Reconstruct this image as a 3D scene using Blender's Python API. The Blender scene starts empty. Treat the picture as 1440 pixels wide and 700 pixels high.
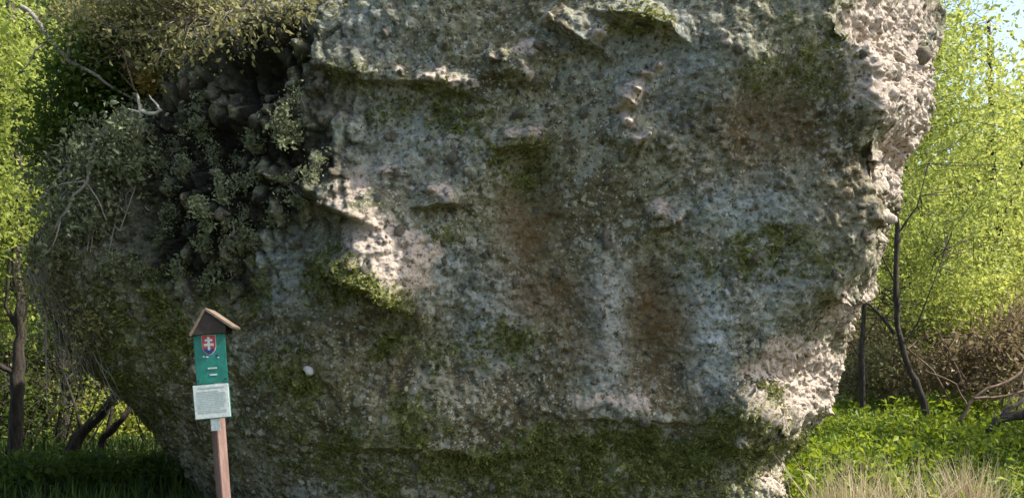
import bpy, math, random
import numpy as np
from mathutils import Vector, Matrix
random.seed(7)
RNG = np.random.default_rng(11)
R = math.radians
S = bpy.context.scene
COL = S.collection

# ------------------------------------------------------------------ camera
FPX, CX, HY = 1250.0, 720.0, 535.0            # focal length and horizon in photograph pixels (1440 x 700)
CAMZ = 1.6
cam_d = bpy.data.cameras.new('camera')
cam_d.sensor_width = 36.0
cam_d.lens = 36.0 * FPX / 1440.0
cam_d.shift_y = (HY - 350.0) / 1440.0
cam_d.clip_start = 0.05
cam_d.clip_end = 2000.0
cam = bpy.data.objects.new('camera', cam_d)
COL.objects.link(cam)
cam.location = (0, 0, CAMZ)
cam.rotation_euler = (R(90), 0, 0)
S.camera = cam

# ------------------------------------------------------------------ sky, sun, exposure
SUN_DIR = Vector((0.66, -0.06, 0.74)).normalized()   # from the ground towards the sun
sun_el = math.asin(SUN_DIR.z)
sun_az = math.atan2(SUN_DIR.x, SUN_DIR.y)
W = bpy.data.worlds.new('World'); S.world = W; W.use_nodes = True
nt = W.node_tree
bg = nt.nodes['Background']
sky = nt.nodes.new('ShaderNodeTexSky')
sky.sky_type = 'NISHITA'
sky.sun_disc = False
sky.sun_elevation = sun_el
sky.sun_rotation = sun_az
sky.air_density = 0.9; sky.dust_density = 3.0; sky.ozone_density = 1.0
nt.links.new(sky.outputs[0], bg.inputs[0])
bg.inputs[1].default_value = 0.15
sl = bpy.data.lights.new('sun', 'SUN')
sl.energy = 3.7; sl.angle = R(0.53); sl.color = (1.0, 0.93, 0.83)
so = bpy.data.objects.new('sun', sl); COL.objects.link(so)
so.rotation_euler = SUN_DIR.to_track_quat('Z', 'Y').to_euler()
S.view_settings.view_transform = 'Standard'
S.view_settings.look = 'None'
S.view_settings.gamma = 1.0
S.view_settings.use_curve_mapping = False
S.view_settings.exposure = 1.28

def at(px, py, Y):
    """photograph pixel at distance Y -> point of the place"""
    return np.array(((px - CX) / FPX * Y, Y, CAMZ + (HY - py) / FPX * Y))

# ------------------------------------------------------------------ noise (numpy)
def _h(ix, iy, iz, seed):
    h = (ix.astype(np.uint32) * np.uint32(374761393) + iy.astype(np.uint32) * np.uint32(668265263)
         + iz.astype(np.uint32) * np.uint32(2147483647) + np.uint32(seed) * np.uint32(1274126177))
    h = (h ^ (h >> np.uint32(13))) * np.uint32(1274126177)
    h = (h ^ (h >> np.uint32(15))) * np.uint32(2246822519)
    return h ^ (h >> np.uint32(16))

def gnoise(p, seed=0):
    f = np.floor(p); i = f.astype(np.int64); u = (p - f).astype(np.float32)
    w = u * u * u * (u * (u * 6 - 15) + 10)
    out = np.zeros(len(p), np.float32)
    for dx in (0, 1):
        wx = w[:, 0] if dx else 1 - w[:, 0]
        for dy in (0, 1):
            wy = w[:, 1] if dy else 1 - w[:, 1]
            for dz in (0, 1):
                wz = w[:, 2] if dz else 1 - w[:, 2]
                h = _h(i[:, 0] + dx, i[:, 1] + dy, i[:, 2] + dz, seed)
                gx = (h & np.uint32(1023)).astype(np.float32) / 511.5 - 1
                gy = ((h >> np.uint32(10)) & np.uint32(1023)).astype(np.float32) / 511.5 - 1
                gz = ((h >> np.uint32(20)) & np.uint32(1023)).astype(np.float32) / 511.5 - 1
                out += wx * wy * wz * (gx * (u[:, 0] - dx) + gy * (u[:, 1] - dy) + gz * (u[:, 2] - dz))
    return out * 1.3

def fbm(p, octaves=4, seed=0, gain=0.5, lac=2.03, ridged=False):
    a, t, o = 1.0, 0.0, np.zeros(len(p), np.float32)
    for k in range(octaves):
        n = gnoise(p * lac ** k + 17.3 * k, seed + k)
        if ridged: n = 1 - 2 * np.abs(n)
        o += a * n; t += a; a *= gain
    return o / t

def voro(p, seed=0):
    f = np.floor(p); i = f.astype(np.int64); u = (p - f).astype(np.float32)
    d1 = np.full(len(p), 9, np.float32); d2 = d1.copy(); cid = np.zeros(len(p), np.float32)
    for dx in (-1, 0, 1):
        for dy in (-1, 0, 1):
            for dz in (-1, 0, 1):
                h = _h(i[:, 0] + dx, i[:, 1] + dy, i[:, 2] + dz, seed)
                q = [((h >> np.uint32(s)) & np.uint32(1023)).astype(np.float32) / 1023 for s in (0, 10, 20)]
                d = (dx + q[0] - u[:, 0]) ** 2 + (dy + q[1] - u[:, 1]) ** 2 + (dz + q[2] - u[:, 2]) ** 2
                near = d < d1
                d2 = np.where(near, d1, np.minimum(d2, d))
                cid = np.where(near, q[0] * 0.5 + q[2] * 0.5, cid)
                d1 = np.where(near, d, d1)
    return np.sqrt(d1), np.sqrt(d2), cid

# ------------------------------------------------------------------ material helpers
def new_mat(name):
    m = bpy.data.materials.new(name); m.use_nodes = True
    t = m.node_tree
    return m, t, t.nodes['Principled BSDF'], t.nodes['Material Output']

class NB:
    """small node builder"""
    def __init__(s, t): s.t = t
    def n(s, typ, **kw):
        nd = s.t.nodes.new(typ)
        for k, v in kw.items(): setattr(nd, k, v)
        return nd
    def link(s, a, b): s.t.links.new(a, b)
    def put(s, sock, v):
        if isinstance(v, bpy.types.NodeSocket): s.link(v, sock)
        elif isinstance(v, (tuple, list)): sock.default_value = tuple(v) + ((1.0,) if len(v) == 3 and sock.type == 'RGBA' else ())
        else: sock.default_value = v
    def coord(s, scale=1.0, kind='Object', stretch=None):
        c = s.n('ShaderNodeTexCoord'); mp = s.n('ShaderNodeMapping')
        s.link(c.outputs[kind], mp.inputs[0])
        mp.inputs['Scale'].default_value = stretch or (scale,) * 3
        return mp.outputs[0]
    def noise(s, vec, scale, detail=4, rough=0.55, dist=0.0):
        k = s.n('ShaderNodeTexNoise'); s.link(vec, k.inputs['Vector'])
        k.inputs['Scale'].default_value = scale; k.inputs['Detail'].default_value = detail
        k.inputs['Roughness'].default_value = rough; k.inputs['Distortion'].default_value = dist
        return k.outputs[0]
    def vor(s, vec, scale, out='Distance', feature='F1'):
        k = s.n('ShaderNodeTexVoronoi', feature=feature); s.link(vec, k.inputs['Vector'])
        k.inputs['Scale'].default_value = scale
        return k.outputs[out]
    def ramp(s, v, a, b, lo=0.0, hi=1.0):
        k = s.n('ShaderNodeMapRange'); k.clamp = True; k.interpolation_type = 'SMOOTHSTEP'
        s.put(k.inputs['Value'], v); s.put(k.inputs['From Min'], a); s.put(k.inputs['From Max'], b)
        s.put(k.inputs['To Min'], lo); s.put(k.inputs['To Max'], hi)
        return k.outputs[0]
    def math(s, op, a, b=0.0, clamp=False):
        k = s.n('ShaderNodeMath', operation=op); k.use_clamp = clamp
        s.put(k.inputs[0], a); s.put(k.inputs[1], b)
        return k.outputs[0]
    def mix(s, f, a, b, blend='MIX'):
        k = s.n('ShaderNodeMix', data_type='RGBA', blend_type=blend)
        s.put(k.inputs['Factor'], f); s.put(k.inputs[6], a); s.put(k.inputs[7], b)
        return k.outputs[2]
    def attr(s, name, out='Fac'):
        k = s.n('ShaderNodeAttribute', attribute_name=name); return k.outputs[out]
    def bump(s, h, strength, dist, prev=None):
        k = s.n('ShaderNodeBump'); k.inputs['Strength'].default_value = strength
        k.inputs['Distance'].default_value = dist; s.link(h, k.inputs['Height'])
        if prev: s.link(prev, k.inputs['Normal'])
        return k.outputs[0]

def mat_plain(name, c1, c2, scale=6.0, rough=0.75, bump=0.3, bdist=0.01, stretch=None, detail=6):
    m, t, p, _ = new_mat(name); b = NB(t)
    v = b.coord(1.0, stretch=stretch)
    n = b.noise(v, scale, detail, 0.6)
    f = b.ramp(n, 0.32, 0.68)
    n2 = b.noise(v, scale * 5, 3, 0.6)
    c = b.mix(f, c1, c2)
    c = b.mix(b.ramp(n2, 0.3, 0.75, 0.0, 0.5), c, tuple(x * 0.55 for x in c1))
    b.put(p.inputs['Base Color'], c); p.inputs['Roughness'].default_value = rough
    b.put(p.inputs['Normal'], b.bump(b.noise(v, scale * 3, 6, 0.65), bump, bdist))
    return m

def mat_leaf(name, dark, mid, light, trans=0.45, rough=0.5):
    m, t, p, o = new_mat(name); b = NB(t)
    r = b.attr('leaf_tone')
    c = b.mix(b.ramp(r, 0.0, 0.55), dark, mid)
    c = b.mix(b.ramp(r, 0.5, 1.0), c, light)
    v = b.coord(1.0)
    c = b.mix(b.ramp(b.noise(v, 0.9, 3), 0.35, 0.7, 0.0, 0.45), c, dark)
    b.put(p.inputs['Base Color'], c); p.inputs['Roughness'].default_value = rough
    p.inputs['Specular IOR Level'].default_value = 0.3
    tr = b.n('ShaderNodeBsdfTranslucent'); tc = b.mix(0.5, c, light); b.put(tr.inputs[0], tc)
    mx = b.n('ShaderNodeMixShader'); mx.inputs[0].default_value = trans
    b.link(p.outputs[0], mx.inputs[1]); b.link(tr.outputs[0], mx.inputs[2])
    b.link(mx.outputs[0], o.inputs[0])
    return m

# ------------------------------------------------------------------ object helpers
def tag(o, label=None, cat=None, group=None, kind=None):
    if label: o['label'] = label
    if cat: o['category'] = cat
    if group: o['group'] = group
    if kind: o['kind'] = kind
    return o

def link(name, me, mat, parent=None, loc=None):
    o = bpy.data.objects.new(name, me)
    if mat and not me.materials: me.materials.append(mat)
    COL.objects.link(o)
    if parent is not None: o.parent = parent
    if loc is not None: o.location = loc
    return o

def empty(name, loc=(0, 0, 0)):
    o = bpy.data.objects.new(name, None); o.empty_display_size = 0.2
    COL.objects.link(o); o.location = loc
    return o

def np_mesh(name, verts, faces, smooth=False, attrs=None):
    """faces: int array (n,3) or (n,4)"""
    me = bpy.data.meshes.new(name)
    verts = np.asarray(verts, np.float32); faces = np.asarray(faces, np.int32)
    k = faces.shape[1]
    me.vertices.add(len(verts)); me.vertices.foreach_set('co', verts.ravel())
    me.loops.add(faces.size); me.loops.foreach_set('vertex_index', faces.ravel())
    me.polygons.add(len(faces))
    me.polygons.foreach_set('loop_start', np.arange(0, faces.size, k, dtype=np.int32))
    me.polygons.foreach_set('use_smooth', np.full(len(faces), smooth))
    for an, av in (attrs or {}).items():
        a = me.attributes.new(an, 'FLOAT', 'POINT'); a.data.foreach_set('value', np.asarray(av, np.float32))
    me.update(calc_edges=True); me.validate()
    return me

class Tubes:
    def __init__(s): s.v = []; s.f = []; s.n = 0
    def add(s, pts, radii, sides=6, cap=True):
        pts = [Vector(p) for p in pts]; n = len(pts)
        up = Vector((0.31, 0.17, 0.93))
        base = s.n
        for i, p in enumerate(pts):
            d = (pts[min(i + 1, n - 1)] - pts[max(i - 1, 0)])
            if d.length < 1e-6: d = Vector((0, 0, 1))
            d.normalize()
            a = d.cross(up)
            if a.length < 1e-3: a = d.cross(Vector((1, 0, 0)))
            a.normalize(); c = d.cross(a)
            for k in range(sides):
                t = 2 * math.pi * k / sides
                s.v.append(p + (a * math.cos(t) + c * math.sin(t)) * radii[i])
        for i in range(n - 1):
            for k in range(sides):
                k2 = (k + 1) % sides
                s.f.append((base + i * sides + k, base + i * sides + k2, base + (i + 1) * sides + k2, base + (i + 1) * sides + k))
        s.n += n * sides
    def mesh(s, name, smooth=True):
        return np_mesh(name, np.array([tuple(v) for v in s.v]), np.array(s.f), smooth)

def wander(a, b, n, amp, rnd=random):
    a = np.array(a, float); b = np.array(b, float)
    out = []
    L = np.linalg.norm(b - a)
    off = np.zeros(3)
    for i in range(n + 1):
        t = i / n
        off = off * 0.75 + np.array([rnd.gauss(0, 1) for _ in range(3)]) * amp * L / n
        out.append(a + (b - a) * t + off * math.sin(math.pi * min(1, t * 1.02)))
    return out

def leaf_mesh(name, centers, size, spread=0.35, tone=None, up=0.4, long=1.5, rng=RNG):
    """rhombic leaves, each folded along its midrib, at the given centres"""
    n = len(centers)
    d = rng.normal(size=(n, 3)); d[:, 2] -= up * 0.4; d /= np.linalg.norm(d, axis=1)[:, None]
    nn = rng.normal(size=(n, 3)); nn[:, 2] += up * 2
    sd = np.cross(d, nn); sd /= np.linalg.norm(sd, axis=1)[:, None] + 1e-9
    nr = np.cross(sd, d)
    s = size * np.clip(np.exp(rng.normal(-0.05, spread * 1.3, n)), 0.3, 2.2)[:, None]
    c = np.asarray(centers)
    a = c - d * s * long * 0.5
    t = c + d * s * long * 0.5 - nr * s * 0.12
    l = c + sd * s * 0.42 + nr * s * 0.14 - d * s * 0.1
    r = c - sd * s * 0.42 + nr * s * 0.14 - d * s * 0.1
    v = np.stack([a, l, t, r], 1).reshape(-1, 3)
    i = np.arange(n)[:, None] * 4
    f = np.concatenate([i + np.array([[0, 1, 2]]), i + np.array([[0, 2, 3]])], 0)
    if tone is None: tone = rng.random(n)
    return np_mesh(name, v, f, False, {'leaf_tone': np.repeat(np.clip(tone, 0, 1), 4)})
# @@TERRAIN
# ------------------------------------------------------------------ ground
def ground_z(x, y):
    x = np.asarray(x, float); y = np.asarray(y, float)
    r = np.clip((y - 8.5) / 10.0, 0, 1); r = r * r * (3 - 2 * r)
    side = np.clip((x - 1.0) / 5.0, 0, 1)
    z = r * (0.25 + 0.45 * side) + np.clip((y - 22) / 80.0, 0, 1) * 3.0
    z += 0.05 * np.sin(x * 0.9 + 1.3) * np.cos(y * 0.7) + 0.03 * np.sin(x * 2.3 + y * 1.9)
    return z

gm, t_, p_, _ = new_mat('ground_soil'); b = NB(t_)
v_ = b.coord(1.0)
n1 = b.noise(v_, 0.8, 6); n2 = b.noise(v_, 9.0, 6, 0.65)
c_ = b.mix(b.ramp(n1, 0.35, 0.65), (0.035, 0.05, 0.014), (0.075, 0.058, 0.032))
c_ = b.mix(b.ramp(n2, 0.4, 0.7), c_, (0.05, 0.075, 0.018))
b.put(p_.inputs['Base Color'], c_); p_.inputs['Roughness'].default_value = 0.95
b.put(p_.inputs['Normal'], b.bump(n2, 0.7, 0.06))
gx = np.concatenate([np.linspace(-400, -22, 14)[:-1], np.linspace(-22, 24, 120), np.linspace(24, 400, 14)[1:]])
gy = np.concatenate([np.linspace(-200, -6, 10)[:-1], np.linspace(-6, 40, 120), np.linspace(40, 600, 18)[1:]])
GX, GY = np.meshgrid(gx, gy)
gv = np.stack([GX.ravel(), GY.ravel(), ground_z(GX, GY).ravel()], 1)
nx_ = len(gx)
gi = (np.arange(len(gy) - 1)[:, None] * nx_ + np.arange(nx_ - 1)[None]).ravel()
gf = np.stack([gi, gi + 1, gi + nx_ + 1, gi + nx_], 1)
ground = tag(link('ground', np_mesh('ground', gv, gf, True), gm), kind='structure')

# ------------------------------------------------------------------ boulder
def smooth_interp(z, zs, vs):
    zz = np.linspace(zs[0], zs[-1], 800); y = np.interp(zz, zs, vs)
    k = np.exp(-0.5 * (np.arange(-30, 31) / 9.0) ** 2); k /= k.sum()
    y = np.convolve(np.pad(y, 30, mode='edge'), k, 'valid')
    return np.interp(z, zz, y)

ZL = [-0.6, 0.2, 0.55, 0.89, 1.31, 1.73, 2.23, 2.73, 3.24, 3.74, 4.67, 5.17, 6.09, 6.8, 7.3, 7.6]
VL = [-3.6, -3.95, -4.2, -4.45, -4.79, -5.28, -5.74, -6.06, -6.02, -5.6, -4.85, -4.4, -2.9, -1.3, 0.4, 1.6]
ZR = [-0.6, 0.21, 0.8, 1.22, 1.56, 2.31, 2.82, 3.4, 3.9, 4.4, 5.0, 5.6, 6.09, 6.8, 7.3, 7.6]
VR = [3.2, 3.35, 3.58, 3.76, 3.88, 4.04, 4.25, 4.52, 4.68, 4.98, 5.14, 5.24, 5.35, 5.1, 3.9, 1.9]
ZF = [-0.6, 0.2, 0.75, 1.02, 1.28, 2.0, 3.0, 4.0, 5.0, 5.6, 6.2, 6.8, 7.3, 7.6]
VF = [9.6, 9.5, 9.42, 9.34, 9.22, 9.12, 8.95, 8.72, 8.5, 8.4, 8.6, 9.2, 10.3, 11.6]
YC, YB = 12.0, 15.2
rows = np.concatenate([np.linspace(-0.6, 0.0, 10)[:-1], np.linspace(0.0, 5.9, 540), np.linspace(5.9, 7.6, 60)[1:]])
NF, NBK = 860, 130
NC = NF + NBK
V = np.zeros((len(rows), NC, 3))
L_ = smooth_interp(rows, ZL, VL); R_ = smooth_interp(rows, ZR, VR); F_ = smooth_interp(rows, ZF, VF)
# the right-hand corner is broken off to a facet: where it starts on the face, by height
CREASE = smooth_interp(rows, [-0.6, 0.4, 0.9, 1.15, 1.45, 1.85, 2.05, 2.3, 2.7, 3.25, 3.9, 4.5, 4.9, 5.3, 7.6],
                       [1050, 1075, 1105, 1085, 1040, 1045, 1075, 1125, 1170, 1225, 1240, 1230, 1198, 1175, 1150])
CREASE += 12 * np.sin(rows * 7.1) + 5 * np.sin(rows * 13.3 + 1.0)
th_f = np.linspace(math.pi, 0, 1500); th_b = np.linspace(0, -math.pi, 300)
for j, z in enumerate(rows):
    xc = 0.45 * (L_[j] + R_[j]) + 0.1 * R_[j]; depth = YC - F_[j]
    back = YB - 0.35 * max(0, z - 5.0) ** 2 - YC
    def sec(th, dep, nl, nr):
        c, s = np.cos(th), np.sin(th)
        n = np.where(c < 0, nl, nr)
        w = np.where(c < 0, xc - L_[j], R_[j] - xc)
        return np.stack([xc + w * np.sign(c) * np.abs(c) ** (2 / n), YC - np.sign(s) * dep * np.abs(s) ** (2 / n)], 1)
    f = sec(th_f, depth, 2.5, 6.0)
    xa = (CREASE[j] - CX) / FPX * (F_[j] + 0.05)
    cut = F_[j] + 0.05 + (f[:, 0] - xa) / max(0.2, R_[j] - xa) * (10.9 - F_[j])
    f[:, 1] = np.where((f[:, 0] > xa) & (f[:, 1] < cut), np.minimum(cut, YC), f[:, 1])
    k = sec(th_b, max(back, 0.3), 2.3, 2.3)
    for poly, n, o in ((f, NF, 0), (k, NBK, NF)):
        sl_ = np.concatenate([[0], np.cumsum(np.linalg.norm(np.diff(poly, axis=0), axis=1))])
        tt = np.linspace(0, sl_[-1], n + 1)[:-1]
        V[j, o:o + n, 0] = np.interp(tt, sl_, poly[:, 0]); V[j, o:o + n, 1] = np.interp(tt, sl_, poly[:, 1])
    V[j, :, 2] = z

def grid_normals(V):
    du = np.roll(V, -1, 1) - np.roll(V, 1, 1)
    dv = np.gradient(V, axis=0)
    n = np.cross(du, dv); n /= np.linalg.norm(n, axis=2)[..., None] + 1e-9
    return n
N = grid_normals(V).reshape(-1, 3)
P = V.reshape(-1, 3).copy()
PX = CX + FPX * P[:, 0] / P[:, 1]                  # front elevation measured on the photograph
PY = HY - FPX * (P[:, 2] - CAMZ) / P[:, 1]
FRONT = (P[:, 1] < YC + 0.2).astype(np.float32)
wx = fbm(P * 1.3, 3, 50); wy = fbm(P * 1.3, 3, 60)
QX = PX + 28 * wx; QY = PY + 28 * wy

def blob(px, py, rx, ry, rot=0.0, pw=1.0):
    c, s = math.cos(R(rot)), math.sin(R(rot))
    dx, dy = QX - px, QY - py
    u, v = (dx * c + dy * s) / rx, (-dx * s + dy * c) / ry
    return np.exp(-(u * u + v * v) ** pw) * FRONT
def ledge(px, py, rx, ry, rot=0.0, cut=0.72):
    """shelf that slopes out downwards, then breaks back under"""
    c, s = math.cos(R(rot)), math.sin(R(rot))
    dx, dy = QX - px, QY - py
    u, q = (dx * c + dy * s) / rx, (-dx * s + dy * c) / ry
    saw = np.where(q < cut, np.clip((q + 1) / (1 + cut), 0, 1), np.clip(1 - (q - cut) / (1 - cut), 0, 1))
    return np.exp(-(u * u) ** 1.6) * saw ** 1.2 * FRONT
def maskset(items):
    m = np.zeros(len(P), np.float32)
    for it in items:
        *g, w = it
        m = np.maximum(m, blob(*g) * w)
    return m

pit = maskset([(300, 230, 150, 190, 20, 1.5, 1.0), (420, 200, 90, 130, 0, 1.3, 0.6), (250, 370, 120, 60, 10, 1.2, 0.8), (370, 80, 100, 60, -20, 1.2, 0.9)])
D = np.zeros(len(P), np.float32)
D += 0.34 * fbm(P * np.array([0.42, 0.42, 0.5]), 3, 1)
D += 0.13 * fbm(P * np.array([1.1, 1.1, 1.5]), 4, 5)
D += 0.035 * fbm(P * 3.2, 3, 12, ridged=True)
D += 0.030 * fbm(P * 6.5, 3, 21)
pw = P + 0.12 * np.stack([wx, wy, fbm(P * 2.0, 2, 65)], 1)
zone = np.clip(0.55 + 1.5 * fbm(P * 0.7, 2, 160), 0.2, 1.2)
bill = np.abs(gnoise(pw * 3.4, 170)) * 0.13 + np.abs(gnoise(pw * 6.9, 171)) * 0.085 + np.abs(gnoise(pw * 14.0, 172)) * 0.05
D += 0.72 * zone * (bill - 0.06)
# --- shelves, hollows and channels of the face
for g, a in (
    ((600, 110, 95, 16, 3), 0.13), ((735, 75, 40, 40, 20), 0.22), ((815, 35, 50, 34, 25), 0.26), ((905, 20, 60, 28, 20), 0.24),
    ((895, 120, 26, 40, 35), 0.20), ((885, 185, 30, 34, -40), 0.20), ((735, 185, 30, 26, 0), 0.22),
    ((490, 262, 55, 50, 30), 0.46), ((555, 345, 78, 84, 28), 0.72), ((625, 265, 34, 34, 0), 0.24),
    ((935, 300, 30, 26, 0), 0.10), ((860, 565, 130, 24, 0), 0.07), ((1115, 540, 80, 60, -18), 0.14),
    ((450, 60, 70, 60, 0), 0.14), ((1180, 385, 30, 30, 0), 0.12), ((620, 580, 180, 60, 4), 0.12)):
    D += a * ledge(*g)
for g, a in (
    ((745, 245, 36, 62, 0), -0.28), ((755, 350, 42, 90, 0), -0.13), ((920, 450, 46, 95, -8), -0.16), ((845, 450, 30, 110, 0), 0.10),
    ((1085, 190, 85, 60, 0), -0.18), ((590, 160, 110, 36, 0), -0.16), ((370, 115, 60, 34, -25, 1.5), -0.3), ((240, 190, 50, 60, 10, 1.3), -0.25), ((200, 310, 60, 80, 10, 1.3), -0.40), ((310, 210, 60, 40, 10, 1.3), -0.25), ((330, 400, 40, 30, 0), -0.25),
    ((850, 625, 220, 22, -3), -0.05), ((560, 500, 80, 60, 0), -0.10), ((1045, 560, 40, 60, 0), 0.12), ((660, 420, 50, 40, 0), 0.1),
    ((1260, 130, 55, 60, 0), 0.15), ((1245, 230, 26, 30, 0), -0.22), ((1090, 660, 60, 26, 0), -0.15), ((440, 470, 110, 60, 20), 0.10)):
    D += a * blob(*g)
KN = [(612, 108, 12), (640, 115, 10), (668, 118, 13), (618, 96, 8), (555, 98, 9), (700, 80, 11), (732, 95, 13), (745, 106, 11), (790, 72, 10), (722, 190, 9), (748, 186, 12),
      (868, 152, 9), (882, 170, 10), (900, 195, 12), (908, 104, 11), (892, 128, 10), (925, 92, 9), (1015, 58, 10), (545, 240, 11), (472, 244, 12), (486, 268, 11), (505, 292, 11), (612, 262, 10),
      (632, 276, 12), (930, 300, 11), (948, 308, 9), (600, 160, 8), (845, 45, 12), (885, 30, 14), (930, 40, 12), (770, 25, 10), (940, 205, 9), (1040, 575, 10), (1060, 530, 12), (1038, 610, 9),
      (1165, 400, 10), (1225, 300, 10), (1215, 330, 9), (415, 340, 8), (380, 250, 10), (440, 120, 10)]
knobs = np.zeros(len(P), np.float32)
kwx = PX + 16 * fbm(P * 5.5, 3, 201); kwy = PY + 16 * fbm(P * 5.5, 3, 202)
for kx, ky, kr in KN:
    knobs = np.maximum(knobs, np.exp(-((((kwx - kx) / (kr * 1.2)) ** 2 + ((kwy - ky) / (kr * .9)) ** 2) ** 1.1)) * FRONT)
D += 0.15 * knobs * (0.35 + 1.3 * np.abs(gnoise(P * 11, 203)))
crumb = maskset([(1255, 80, 70, 110, 0, 1.6, 1.0), (1270, 240, 45, 120, 8, 1.4, 1.0), (1190, 420, 35, 70, 20, 1.2, 1.0), (1120, 550, 85, 80, -25, 1.4, 1.0), (555, 350, 75, 60, 30, 1.5, 0.8), (490, 270, 45, 50, 30, 1.2, 0.8), (1105, 685, 40, 30, 0, 1.3, 1.0)])
D += crumb * (0.10 * np.abs(gnoise(pw * 7.5, 210)) - 0.09 * np.clip(gnoise(pw * 10.0, 211) - 0.15, 0, 1) + 0.05 * np.abs(gnoise(pw * 19.0, 212)) - 0.03)
# --- conglomerate: rounded knobs with dark gaps, deep where it is pitted
k1, k2, kid = voro(P * np.array([7.2, 7.2, 3.9]) + 0.35 * np.stack([fbm(P * 5, 2, 71), fbm(P * 5, 2, 72), fbm(P * 5, 2, 73)], 1), 3)
knob = np.clip((k2 - k1) * 1.6, 0, 1) ** 0.6
D += (knob - 0.55) * (0.012 + 0.13 * pit) + (kid - 0.5) * (0.018 + 0.34 * pit) + pit * (0.16 * fbm(P * 5.0, 3, 55) + 0.16 * np.abs(gnoise(P * np.array([9, 9, 6]), 56)) + 0.09 * np.abs(gnoise(P * 19.0, 57)) - 0.08)
q1, q2, qid = voro(P * 11.5 + 0.3 * np.stack([wx, wy, wx], 1), 9)
rough = 0.5 + np.clip(fbm(P * 0.9, 2, 33) * 1.6, -0.4, 0.6)
D += rough * (np.clip(1 - q1 * 1.5, 0, 1) ** 0.8 * 0.055 * (qid > 0.62) - 0.06 * (qid < 0.18) * np.clip(1 - q1 * 1.4, 0, 1))
D += 0.024 * fbm(P * 17, 3, 41)
g1, g2, gid = voro(P * 24 + 0.4 * np.stack([wy, wx, wy], 1), 19)
D += 0.022 * np.clip(1 - g1 * 1.4, 0, 1) * (gid - 0.42)
fade = np.clip((7.5 - P[:, 2]) / 0.4, 0, 1) * (0.25 + 0.75 * np.clip((P[:, 2] + 0.3) / 0.5, 0, 1))
P2 = P + N * (D * fade)[:, None]
P2 += 0.03 * np.stack([fbm(P * 4, 2, 91), fbm(P * 4, 2, 92), fbm(P * 4, 2, 93)], 1)

# --- growth and stains that sit on the stone, plus painted sunlight and shade
nz = fbm(P * 2.6, 4, 101); nz2 = fbm(P * 1.1, 3, 111)
moss = maskset([(850, 650, 330, 60, -3, 1.4, 0.85), (480, 610, 200, 80, 0, 1.3, 0.5), (160, 500, 130, 150, 40, 1.4, 0.5), (540, 398, 95, 20, 32, 1.2, 0.8),
                (440, 540, 110, 40, 20, 1.2, 0.65), (590, 150, 120, 40, 0, 1.2, 0.5), (1110, 90, 90, 60, 0, 1.2, 0.45), (740, 235, 55, 55, 0, 1.2, 0.42),
                (640, 330, 60, 20, 10, 1.2, 0.35), (520, 120, 60, 30, 0, 1.2, 0.5), (890, 40, 50, 30, 0, 1.2, 0.6), (620, 490, 120, 50, 0, 1.2, 0.5),
                (1060, 360, 130, 50, 0, 1.2, 0.45), (1060, 600, 80, 60, 0, 1.2, 0.5), (330, 440, 60, 60, 0, 1.2, 0.5), (420, 390, 100, 60, 25, 1.2, 0.45)])
moss = np.clip(0.85 * moss + 0.9 * (nz + 0.5 * nz2) * np.clip(moss * 4, 0, 1), 0, 1)
brown = maskset([(745, 320, 45, 75, 0, 1.2, 1.0), (770, 420, 75, 55, 0, 1.1, 0.9), (925, 450, 50, 90, -6, 1.2, 1.0), (1085, 185, 90, 60, 0, 1.2, 0.75),
                 (810, 490, 60, 40, 0, 1.2, 0.6), (1210, 270, 40, 50, 0, 1.2, 0.5), (560, 520, 120, 40, 0, 1.0, 0.35), (1170, 470, 30, 50, 0, 1.2, 0.4)])
blue = maskset([(690, 450, 50, 60, 20, 1.2, 0.8), (855, 460, 34, 110, 0, 1.2, 0.8), (1000, 460, 34, 90, 0, 1.2, 1.0), (1050, 290, 90, 40, 0, 1.2, 0.8),
                (390, 380, 60, 40, 0, 1.2, 0.8), (620, 380, 60, 50, 0, 1.2, 0.6), (560, 200, 120, 60, 0, 1.2, 0.4), (930, 90, 110, 90, 0, 1.2, 0.45), (480, 40, 90, 50, 0, 1.2, 0.5), (1090, 400, 70, 60, 0, 1.2, 0.45)])
pale = maskset([(1255, 80, 70, 110, 0, 1.6, 1.0), (1270, 230, 40, 110, 8, 1.4, 0.9), (1110, 540, 75, 70, -25, 1.4, 1.0), (555, 350, 75, 55, 30, 1.5, 1.0), (490, 270, 40, 50, 30, 1.2, 0.8),  # sunlit strip, shelves and facet painted pale; the lip edge is lichen
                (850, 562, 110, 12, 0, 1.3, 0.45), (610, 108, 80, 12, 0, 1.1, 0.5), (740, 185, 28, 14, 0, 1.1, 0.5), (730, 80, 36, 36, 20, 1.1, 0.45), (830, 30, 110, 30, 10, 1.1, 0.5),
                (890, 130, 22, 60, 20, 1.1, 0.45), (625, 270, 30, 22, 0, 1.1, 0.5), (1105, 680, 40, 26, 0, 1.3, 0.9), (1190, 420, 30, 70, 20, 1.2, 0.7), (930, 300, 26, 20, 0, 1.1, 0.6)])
pale = np.maximum(pale, 0.75 * knobs)  # sun flecks on the knobs go into the colour too
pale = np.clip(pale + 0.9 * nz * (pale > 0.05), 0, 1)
hollow_shade = np.clip((0.80 - knob) * 2.2, 0, 1) * np.clip(pit * 1.3, 0, 1)  # darkness of the gaps and hollows, painted into the colour
hollow_shade = np.maximum(hollow_shade, np.clip(pit * 1.8 - 0.2, 0, 1) * np.clip((0.60 - kid + 0.5 * nz) * 6, 0, 1))
hollow_shade = np.maximum(hollow_shade, maskset([(350, 90, 80, 45, -25, 1.5, 1.0), (225, 190, 45, 55, 10, 1.3, 0.9), (195, 310, 50, 80, 10, 1.3, 0.8)]))
P2 += N * (0.05 * moss * FRONT * np.clip(1.0 - 2.2 * np.abs(gnoise(P * 7.5, 180)), 0, 1))[:, None]     # raised moss cushions
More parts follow.
